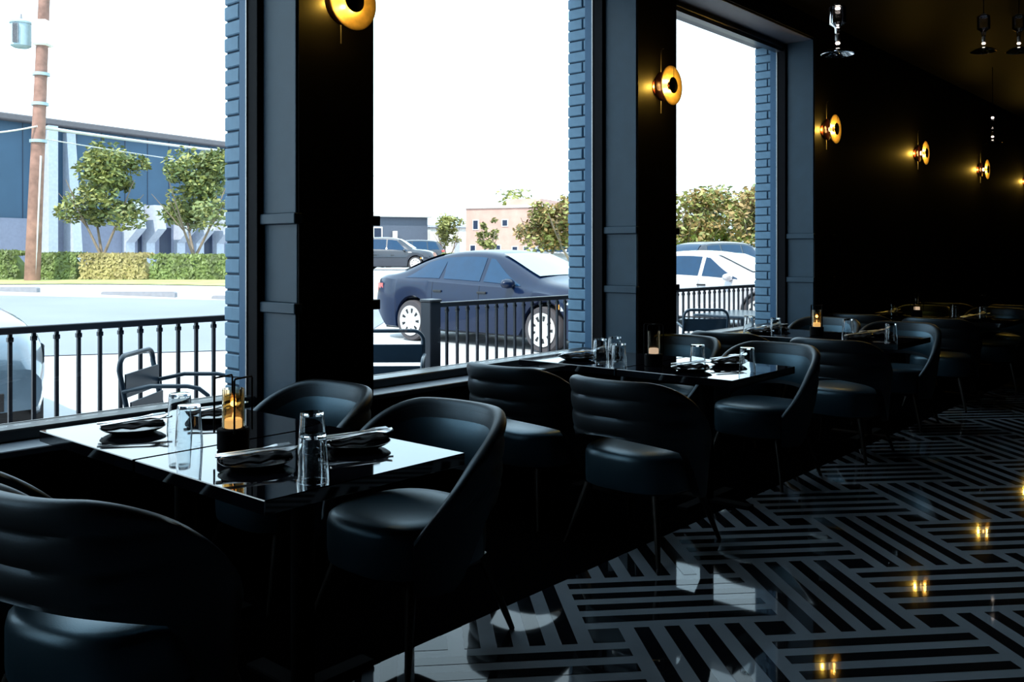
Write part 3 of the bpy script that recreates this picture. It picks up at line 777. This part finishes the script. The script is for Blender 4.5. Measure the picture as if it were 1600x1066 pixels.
SUV = dict(L=4.75, W=0.95, wb=(0.95, 3.78), wr=0.37,
    top=[(0,0.85),(0.04,1.15),(0.20,1.45),(0.5,1.70),(1.2,1.78),(2.2,1.78),(2.7,1.72),(3.0,1.58),(3.6,1.18),(4.0,1.12),(4.4,1.05),(4.65,0.95),(4.75,0.70)],
    belt=[(0,0.85),(0.06,1.08),(1.2,1.07),(3.4,1.03),(4.0,1.0),(4.5,0.92),(4.75,0.68)], cowl=3.60, rf=2.75, rr=0.50, rb=0.08,
    win=[(0.40,0.60,1.15,1.15),(1.22,1.22,2.15,2.15),(2.22,2.22,3.30,3.30)])
def car(P, paint, loc, rz, label, group=None, detail=True, name='car'):
    t = empty(name, loc, rz, label, 'car', group)
    top = smooth_tab(P['top']); belt = smooth_tab(P['belt']); L, Wd = P['L'], P['W']
    def hw(x):   # half width in plan
        e = 1.0
        if x < 0.55: e = 1 - 0.16*((0.55-x)/0.55)**2
        if x > L-0.9: e = 1 - 0.26*((x-(L-0.9))/0.9)**2.2
        return Wd*e
    def H(x): return interp(top, x)
    def B(x): return min(interp(belt, x), H(x)-0.02)
    def roofhalf(x):
        g = max(0, H(x)-B(x)); return hw(x)*(0.93 - 0.42*min(1, g/0.5)*0.55 - 0.02)
    def bottom(x):
        z = 0.20
        if x < 0.3: z = 0.20 + 0.22*((0.3-x)/0.3)
        if x > L-0.25: z = 0.20 + 0.10*((x-(L-0.25))/0.25)
        for wx in P['wb']:
            d = abs(x-wx); ra = P['wr']+0.055
            if d < ra: z = max(z, P['wr'] + sqrt(ra*ra-d*d))
        return z
    st = sorted(set([i*L/46 for i in range(47)] + [wx + (P['wr']+0.055)*cos(pi*k/12) for wx in P['wb'] for k in range(13)]))
    st = [x for i, x in enumerate(st) if i == 0 or x-st[i-1] > 0.004]
    def sec(x):
        w = hw(x); h, bz, zb = H(x), B(x), bottom(x); rh = roofhalf(x); g = h-bz
        pts = [(w*0.90, zb), (w*0.955, zb+0.02*1), (w*0.985, zb+(bz-zb)*0.30), (w*1.0, zb+(bz-zb)*0.55), (w*0.995, zb+(bz-zb)*0.80), (w*0.965, bz-0.02), (w*0.94, bz)]
        m = min(0.06, g*0.4)
        pts += [(w*0.94 + (rh-w*0.94)*q, bz + (h-m-bz)*q) for q in (0.33, 0.66, 1.0)]
        pts += [(rh*0.90, h-m*0.35), (rh*0.70, h-0.004), (rh*0.35, h+0.012), (0, h+0.016)]
        return pts
    rows = []
    for x in st:
        s = sec(x); rows.append([(x, -y, z) for y, z in s] + [(x, y, z) for y, z in reversed(s[:-1])])
    b = MB(); b.grid(rows)
    n = len(rows[0]); b.f.append(list(reversed(range(n)))); b.m.append(0); k = (len(rows)-1)*n; b.f.append([k+i for i in range(n)]); b.m.append(0)
    body = b.build('body', M[paint], t, smooth=35)
    b = MB(); b.box(0.25, L-0.25, -Wd*0.86, Wd*0.86, 0.18, 0.36); b.box(P['wb'][0]+0.45, P['wb'][1]-0.45, -Wd*0.90, Wd*0.90, 0.19, 0.40); b.build('underbody', M['black'], t)
    def side(x, q, s, off=0.006):
        w = hw(x); h, bz = H(x), B(x); rh = roofhalf(x); m = min(0.06, (h-bz)*0.4)
        return (x, s*(w*0.94 + (rh-w*0.94)*q + off), bz + (h-m-bz)*q)
    for s in (-1, 1):
        for (a0, a1, c1, c0) in [(w[0], w[1], w[2], w[3]) for w in P['win']]:
            rows = []
            for k in range(9):
                q = 0.10 + 0.82*k/8; xa = a0 + (a1-a0)*k/8; xc = c0 + (c1-c0)*k/8
                if (a0, a1) == P['win'][-1][:2]: 
                    xc = c0 - 0.0*k
                    hx = P['cowl'] - (P['cowl']-P['rf'])*q; xc = min(c0+0.02, hx - 0.10)
                rows.append([side(xa + (xc-xa)*j/8, q, s) for j in range(9)])
            if s < 0: rows = [list(reversed(r)) for r in rows]
            MB().grid(rows).build('side_window', M['carglass'], t, smooth=60)
    def deck(x, u, off): 
        h = H(x); rh = roofhalf(x); return (x, u*rh*0.88, h + 0.014*(1-u*u) + off)
    for nm, xa, xb, mt in (('windshield', P['rf']+0.06, P['cowl']-0.04, 'windshield'), ('rear_window', P['rb']+0.08, P['rr']-0.06, 'carglass')):
        rows = [[deck(xa + (xb-xa)*i/12, -1+2*j/10, 0.010) for i in range(13)] for j in range(11)]
        MB().grid(rows).build(nm, M[mt], t, smooth=60)
    for wx in P['wb']:
        for s in (-1, 1):
            Mw = Matrix.Translation((wx, s*(Wd-0.115), P['wr'])) @ Matrix.Rotation(R(90)*(1 if s < 0 else -1), 4, 'X')
            r = P['wr']
            w = MB().lathe([(r-0.10, -0.10), (r-0.015, -0.105), (r, -0.08), (r, 0.08), (r-0.015, 0.105), (r-0.10, 0.10)], 36, Mw).build('wheel', M['rubber'], t, smooth=40)
            MB().lathe([(r-0.090, 0.095), (r-0.085, 0.118), (r-0.100, 0.116), (r-0.110, 0.110), (0.03, 0.106), (0.028, 0.115), (0.005, 0.116)], 36, Mw).build('rim', M['rim'], w, smooth=30)
            if detail:
                b = MB()
                for k in range(9):
                    a = 2*pi*k/9; Mr = Mw @ Matrix.Rotation(a, 4, 'Z')
                    b.add([(r*0.38, -0.020, 0.1125), (r*0.60, -0.032, 0.1125), (r*0.60, 0.018, 0.1125), (r*0.38, 0.006, 0.1125)], [(0,1,2,3)], Mr)
                    b.add([(r*0.38, -0.020, 0.109), (r*0.60, -0.032, 0.109), (r*0.60, 0.018, 0.109), (r*0.38, 0.006, 0.109)], [(3,2,1,0)], Mr)
                b.build('rim_slot', M['black'], w)
    for s in (-1, 1):
        # lamps
        def lamp(nm, mt, x0, x1, z0, z1, off=0.008):
            rows = []
            for k in range(5):
                z = z0 + (z1-z0)*k/4; rows.append([(x0+(x1-x0)*j/6, s*(hw(x0+(x1-x0)*j/6)*0.985+off), z) for j in range(7)])
            if s < 0: rows = [list(reversed(r)) for r in rows]
            MB().grid(rows).build(nm, M[mt], t, smooth=60)
        lamp('headlamp', 'lens', L-0.62, L-0.16, 0.60, 0.72); lamp('turn_lamp', 'amberl', L-0.70, L-0.64, 0.62, 0.69)
        zt = 0.80 if P is SEDAN else 1.02
        lamp('tail_lamp', 'red', 0.03, 0.26, zt-0.02, zt+0.11)
        if detail:
            xm = P['win'][-1][2]-0.12
            b = MB(); pr = [(0.0, -0.09), (0.05, -0.085), (0.072, -0.05), (0.075, 0.0), (0.06, 0.06), (0.02, 0.085), (0.0, 0.09)]
            b.lathe([(max(0.002, r), z) for r, z in pr], 16, Matrix.Translation((xm, s*(Wd+0.07), B(xm)+0.05)) @ Matrix.Diagonal((1.0, 1.35, 0.95, 1)) @ Matrix.Rotation(R(90), 4, 'X'))
            mir = b.build('side_mirror', M[paint], t, smooth=50)
            MB().cyl((xm, s*(Wd*0.90), B(xm)+0.01), (xm, s*(Wd+0.06), B(xm)+0.03), 0.02, None, 8).build('mirror_arm', M['black'], mir)
            for (x0, x1) in ((1.50, 1.68), (2.44, 2.62)):
                MB().bbox(x0, x1, s*Wd*0.985-0.012+0.02*s, s*Wd*0.985+0.012+0.02*s, 0.80, 0.83, 0.005).build('door_handle', M['black'], t)
            for xx in (1.46, 2.46, 3.36):
                rows = [[(xx+0.006*j-0.003, s*(hw(xx)*[0.985,1.0,0.995,0.965][k]+0.003), 0.36+(B(xx)-0.38)*[0.1,0.5,0.8,1.0][k]) for j in (0, 1)] for k in range(4)]
                MB().grid(rows).build('door_seam', M['black'], t)
    b = MB(); xg = L-0.05
    b.bbox(L-0.10, L+0.004, -0.42, 0.42, 0.30, 0.44, 0.01); b.build('grille', M['black'], t)
    MB().bbox(L+0.004, L+0.012, -0.16, 0.16, 0.40, 0.50, 0.002).build('number_plate', M['rim'], t)
    MB().bbox(-0.012, 0.01, -0.16, 0.16, 0.62, 0.74, 0.002).build('number_plate', M['rim'], t)
    return t
# cars nose-in to the patio; local +x is the nose
car(SEDAN, 'carblue', (-11.72, 10.78, -0.01), 0.0, 'navy blue sedan parked outside the middle window', detail=True)
car(SEDAN, 'carwhite', (-10.95, 15.95, -0.01), 0.0, 'silver white sedan parked outside the right window')
car(SEDAN, 'carsilver', (-11.40, 2.02, -0.01), 0.0, 'pale silver blue car cut off by the left photo edge', detail=False)
def far_car(P, paint, px, d, rz, label, name='car', det=False, z=None):
    p = at(px, d); p.z = gz(p.x) if z is None else z
    return car(P, paint, p, rz, label, None, det, name)
far_car(SUV, 'cardark', 548, 50, R(41)-0.08+R(0), 'black sport utility car parked far off, left in the middle window', 'sport_utility_car', True)
far_car(SUV, 'cardark', 690, 60, R(180+62), 'black hatchback seen from behind, far off beside the black sport utility car', 'hatchback', False)
far_car(SEDAN, 'carwhite', 812, 46, R(30), 'pale grey sedan far off under the rusty trees', 'car', False)
far_car(SUV, 'cardark', 1062, 30, R(75), 'dark tall car behind the roof of the silver white sedan', 'sport_utility_car', False)
far_car(SEDAN, 'carsilver', 1165, 28, R(50), 'pale car beyond the windshield of the silver white sedan', 'car', False)

# ------------------------------------------------------------------ trees and hedges
def leaves(b, c, rad, n, size, rnd, mi=0, lobes=None):
    for k in range(n):
        if lobes:
            lc, lr = lobes[rnd.randrange(len(lobes))]
        else: lc, lr = Vector(c), rad
        d = Vector((rnd.gauss(0,1), rnd.gauss(0,1), rnd.gauss(0,1))).normalized() * (rnd.random() ** 0.45)
        p = Vector(lc) + Vector((d.x*lr[0], d.y*lr[1], d.z*lr[2]))
        a = Vector((rnd.uniform(-1,1), rnd.uniform(-1,1), rnd.uniform(-0.6,0.6))).normalized(); q = a.cross(Vector((rnd.uniform(-1,1), rnd.uniform(-1,1), rnd.uniform(0.2,1)))).normalized()
        s = size*rnd.uniform(0.6, 1.3)
        b.add([tuple(p-a*s), tuple(p-q*s*0.5), tuple(p+a*s), tuple(p+q*s*0.5)], [(0,1,2,3)], None, rnd.choice(mi) if isinstance(mi, list) else mi)
def tree(px, d, h, w, label, mats, seed, hb=1.0, n=2600, size=0.14, stems=3, group='trees beyond the road'):
    p = at(px, d); p.z = gz(p.x)
    rnd = random.Random(seed); t = empty('tree', p, 0, label, 'tree', group)
    b = MB(); lobes = []
    for k in range(stems):
        a = 2*pi*k/stems + rnd.random(); r1 = w*0.25
        pts = [(0.06*cos(a), 0.06*sin(a), -0.05), (0.10*cos(a), 0.10*sin(a), hb*0.6), (r1*0.6*cos(a), r1*0.6*sin(a), hb*1.2), (r1*1.5*cos(a), r1*1.5*sin(a), h*0.72)]
        b.tube(pts, [0.07, 0.06, 0.045, 0.015], 7)
        for q in range(2):
            aa = a + rnd.uniform(-1, 1); b.tube([pts[2], (pts[2][0]+w*0.3*cos(aa), pts[2][1]+w*0.3*sin(aa), h*0.62)], [0.03, 0.01], 5)
    b.build('trunk', M['bark'], t, smooth=60)
    for k in range(19):
        a = rnd.uniform(0, 2*pi); rr = w*0.5*rnd.uniform(0.15, 0.72); z = hb + (h-hb)*rnd.uniform(0.18, 0.88)
        s = w*rnd.uniform(0.14, 0.24)
        lobes.append((Vector((rr*cos(a), rr*sin(a), z)), (s, s, s*0.75)))
    b = MB(); leaves(b, None, None, n, size, rnd, list(range(len(mats))), lobes)
    b.build('foliage', [M[m] for m in mats], t)
    return t
tree(160, 36, 5.3, 3.5, 'green bushy tree nearest the timber pole', ['leaf', 'leafg'], 5, hb=1.6, n=5200, size=0.12)
tree(304, 37, 5.3, 4.1, 'green bushy tree beside the first brick pier', ['leaf', 'leaf', 'leafg'], 9, hb=1.5, n=6000, size=0.12)
tree(850, 43, 3.6, 3.4, 'rust tinted crepe myrtle tree, left of the middle window group', ['leafo', 'leafg'], 11, hb=0.9, n=2400, size=0.13)
tree(893, 42, 3.9, 3.6, 'rust tinted crepe myrtle tree against the second brick pier', ['leafo', 'leafo', 'leafg'], 12, hb=1.0, n=2400, size=0.13)
tree(700, 66, 3.9, 2.6, 'pale green small tree left of the pink building', ['leafg'], 13, hb=0.9, n=1100, size=0.16)
tree(762, 52, 3.2, 1.5, 'slim yellow green tree before the pink building', ['leafg', 'leafg'], 14, hb=0.8, n=700, size=0.13)
tree(1075, 38, 4.0, 3.6, 'yellow green crepe myrtle beside the black pillar, right window', ['leafg', 'leafo'], 15, hb=1.0, n=2600, size=0.13)
tree(1125, 40, 4.4, 4.0, 'rusty green crepe myrtle in the middle of the right window', ['leafg', 'leafo', 'leaf'], 16, hb=1.0, n=3000, size=0.13)
tree(1180, 37, 4.0, 3.8, 'rusty green crepe myrtle against the third brick pier', ['leafg', 'leafo', 'leafo'], 17, hb=1.0, n=2800, size=0.13)
tree(1230, 38, 4.0, 3.6, 'rusty green crepe myrtle hidden mostly by the third brick pier', ['leafg', 'leafo'], 18, hb=1.0, n=1500, size=0.13)
tree(792, 85, 7.4, 5.5, 'pale distant tree behind the pink building', ['leafg'], 19, hb=2.0, n=900, size=0.28)
def hedge(px0, px1, d, h, label, m, seed, group='clipped hedges by the road', n=1500):
    a, c = at(px0, d), at(px1, d); v = c - a; L = v.length; rnd = random.Random(seed)
    t = empty('hedge', (a.x, a.y, gz((a.x+c.x)/2)), math.atan2(v.y, v.x), label, 'hedge', group)
    b = MB(); nx = max(4, int(L/0.35)); rows = []
    for i in range(nx+1):
        x = L*i/nx; e = 0.55 if i in (0, nx) else 1.0
        hh = h*e*(0.86+0.08*rnd.random()); w = 0.42*e
        rows.append([(x, -w, 0), (x, -w*1.05, hh*0.6), (x, -w*0.7, hh), (x, w*0.7, hh), (x, w*1.05, hh*0.6), (x, w, 0)])
    b.grid(rows); b.f.append(list(range(6))); b.m.append(0); k = nx*6; b.f.append([k+5-i for i in range(6)]); b.m.append(0)
    b.build('inner_mass', M[m], t)
    b = MB()
    for k in range(n):
        x = rnd.uniform(0, L); q = rnd.random()
        if q < 0.55: y, z = -0.47+rnd.uniform(-0.05, 0.05), rnd.uniform(0.02, h)
        else: y, z = rnd.uniform(-0.42, 0.42), h*0.93+rnd.uniform(-0.05, 0.08)
        s = rnd.uniform(0.05, 0.10); al = rnd.uniform(0, pi)
        dx, dz = cos(al)*s, sin(al)*s; oy = rnd.uniform(-0.05, 0.05)
        b.add([(x-dx, y-oy, z-dz), (x+dz*0.5, y, z-dx*0.5), (x+dx, y+oy, z+dz), (x-dz*0.5, y, z+dx*0.5)], [(0,1,2,3)])
    b.build('leaves', M[m], t)
hedge(-70, 38, 32, 1.0, 'clipped green hedge left of the timber pole', 'hedge', 1)
hedge(66, 128, 32, 0.92, 'clipped green hedge right of the timber pole', 'hedge', 2)
hedge(134, 236, 32, 0.90, 'dry brownish hedge between two green hedges', 'hedge2', 3)
hedge(243, 380, 32, 0.86, 'clipped green hedge running to the first brick pier', 'hedge', 4)
hedge(690, 800, 50, 0.9, 'low hedge in front of the pink building', 'hedge', 5, n=700)

# ------------------------------------------------------------------ utility pole
p = at(50, 30.5); p.z = gz(p.x)
t = empty('utility_pole', p, R(41), 'weathered timber utility pole with grey transformer', 'utility pole')
lean = 0.045
MB().cyl((0,0,-0.1), (lean*11, 0, 11.5), 0.25, 0.16, 18).build('pole_shaft', M['pole'], t, smooth=60)
MB().cyl((0.17,-0.13,0), (0.17+lean*4.2,-0.12,4.2), 0.035, None, 8).build('conduit', M['cable'], t)
for z in (4.65, 5.9, 6.9):
    MB().cyl((lean*z-0.0, 0, z), (lean*z, 0, z+0.10), 0.27, 0.27, 16).build('pole_band', M['can'], t, smooth=40)
MB().bbox(lean*8-0.25, lean*8+0.25, -0.28, 0.28, 7.9, 8.75, 0.05).build('bracket', M['white'], t)
tr = MB().lathe([(0.24, 0), (0.32, 0.05), (0.32, 0.78), (0.36, 0.80), (0.36, 0.85), (0.22, 0.93)], 20, Matrix.Translation((-0.55+lean*8-0.18, 0, 7.85))).build('transformer', M['can'], t, smooth=40)
MB().cyl((-0.73+lean*8, 0, 8.75), (-0.73+lean*8, 0, 8.98), 0.05, 0.03, 10).build('bushing', M['kerb'], tr)
b = MB()
for k in range(4): b.box(-0.80+lean*8+0.05*k-0.006, -0.80+lean*8+0.05*k+0.006, -0.40, -0.32, 7.95, 8.6)
b.build('cooling_fin', M['kerb'], tr)
def cable(p0, p1, sag, r, label, cat='cable'):
    pts = [Vector(p0).lerp(Vector(p1), k/20) + Vector((0, 0, -sag*4*(k/20)*(1-k/20))) for k in range(21)]
    o = MB().tube([q - pts[0] for q in pts], r, 6).build('overhead_cable', M['cable'], None, smooth=60, loc=pts[0]); tag(o, label, cat)
pk = at(56, 30.3, 5.62)
cable(at(-300, 26, 5.6), pk, 0.5, 0.03, 'thick pale cable from the pole towards the left edge')
cable(pk, at(443, 54.3, 7.2), 0.12, 0.06, 'thick pale cable from the pole crossing above the two trees')
cable(at(56, 30.3, 5.25), at(443, 54.6, 6.28), 0.12, 0.022, 'thin cable from the pole just under the thick one')
cable(at(560, 55, 6.2), at(920, 50, 5.3), 0.4, 0.022, 'thin cable high up in the middle window')

# ------------------------------------------------------------------ buildings
A0, A1 = at(-260, 34.5), at(575, 66)
base = at(0, 40.0); fdir = Vector((-sin(R(9.5)), cos(R(9.5)), 0)); rzf = math.atan2(fdir.y, fdir.x)
t = empty('office_building', (base.x, base.y, 0.4), rzf, 'slate blue office building with white slanting fins behind the trees', 'building')
# local x runs along the facade away from the camera, local y is away from the viewer
MB().box(-14, 19, 0.0, 9, -0.4, 6.9).build('wall', M['facade'], t)
MB().bbox(-14.3, 19.2, -0.55, 9.2, 6.85, 7.15, 0.05).build('roof_edge', M['roof'], t)
MB().box(-14, 19, -0.06, 0.02, -0.4, 2.55).build('base_wall', M['facade2'], t)
def along(px):     # facade coordinate under a pixel column
    k = (px-800)/F; bx = -0.5646*40; return (k*40 - bx) / (0.5225 - k*0.8526)
for i in range(24):
    x = -12 + i*1.3
    MB().box(x, x+0.03, -0.02, 0.0, 2.55, 6.85).build('panel_joint', M['dark'], t)
def fin(x, w, zt, d0, d1, thick=None):
    MB().prism([(0, -0.4), (0, zt)], 0, 0) if False else None
    b = MB(); vs = [(x, -d0, -0.4), (x, 0, -0.4), (x, 0, zt), (x, -d1, zt)]; vs2 = [(x+w, y, z) for _, y, z in vs]
    b.add(vs+vs2, [(0,1,2,3), (7,6,5,4), (0,3,7,4), (3,2,6,7), (1,0,4,5), (2,1,5,6)])
    b.build('fin', M['fin'], t)
fin(along(62), 0.45, 6.8, 0.7, 0.7); fin(along(98), 0.45, 6.6, 1.0, 0.3)
for px, h in ((190, 3.5), (222, 3.4), (270, 3.4), (300, 3.3), (332, 3.2)):
    x = along(px); b = MB()
    poly = [(-0.35, -0.4), (-0.35, 1.5), (-1.25, 2.2), (-0.95, h), (0.0, h), (0.0, -0.4)]
    n = len(poly); vs = [(x, y, z) for y, z in poly] + [(x+0.5, y, z) for y, z in poly]
    b.add(vs, [tuple(range(n)), tuple(reversed(range(n, 2*n)))] + [((i+1) % n, i, n+i, n+(i+1) % n) for i in range(n)])
    b.build('fin', M['fin'], t)
for px0, px1, z in ((74, 88, 3.1), (214, 220, 2.8), (248, 266, 2.3), (318, 330, 2.3)):  # first is a door opening, third a painted fin shadow, others plain dark slabs
    MB().box(along(px0), along(px1), -0.075, 0.0, -0.3, z).build('door_and_shade_slab', M['dark'], t)

p = at(560, 64); dd = at(668, 66) - p
t = empty('shed', (p.x, p.y, gz(p.x)-0.1), math.atan2(dd.y, dd.x), 'grey flat roofed shed far off in the middle window', 'building'); L = dd.length
MB().box(0, L, 0, 6, -0.2, 3.6).build('wall', M['shed'], t)
MB().bbox(-0.3, L+0.3, -0.35, 6.2, 3.6, 3.95, 0.04).build('roof_edge', M['white'], t)
MB().box(L*0.48, L*0.56, -0.5, -0.1, -0.2, 1.4).build('pier', M['white'], t)
MB().box(L*0.48, L*0.53, -0.5, -0.1, 1.4, 2.6).build('pier', M['white'], t)
MB().box(L*0.20, L*0.34, -0.06, 0.0, 1.3, 2.9).build('window', M['white'], t)
MB().box(L*0.22, L*0.32, -0.08, -0.05, 1.4, 2.8).build('window', M['dark'], t)
p = at(672, 70); dd = at(735, 71) - p; L = dd.length
t = empty('annex', (p.x, p.y, gz(p.x)-0.1), math.atan2(dd.y, dd.x), 'low cream building between the shed and the pink building', 'building')
MB().box(0, L, 0, 6, -0.2, 3.0).build('wall', M['white'], t); MB().bbox(-0.1, L+0.1, -0.2, 6.1, 3.0, 3.2, 0.03).build('roof_edge', M['fin'], t)
for f_ in (0.25, 0.6): MB().box(L*f_, L*(f_+0.12), -0.05, 0, 0.0, 2.1).build('door', M['fin'], t)
p = at(728, 62); dd = at(838, 60) - p; L = dd.length
t = empty('brick_building', (p.x, p.y, gz(p.x)-0.1), math.atan2(dd.y, dd.x), 'pink brick building behind the navy sedan', 'building')
MB().box(0, L, 0, 7, -0.2, 4.1).build('wall', M['pink'], t); MB().box(L*0.5, L*0.98, 1.0, 7, 4.1, 4.7).build('upper_wall', M['pink'], t)
MB().bbox(-0.1, L+0.1, -0.12, 7.1, 4.05, 4.22, 0.03).build('coping', M['white'], t)
for f_, z0, z1 in ((0.10, 2.6, 3.3), (0.52, 2.8, 3.3), (0.06, 0.2, 1.6), (0.42, 0.2, 1.6), (0.66, 0.2, 1.5), (0.82, 0.2, 1.5)):
    w = MB().box(L*f_, L*(f_+0.09), -0.05, 0.0, z0, z1).build('window', M['white'], t)
    MB().box(L*f_+0.06, L*(f_+0.09)-0.06, -0.065, -0.04, z0+0.06, z1-0.06).build('pane', M['dark'], w)
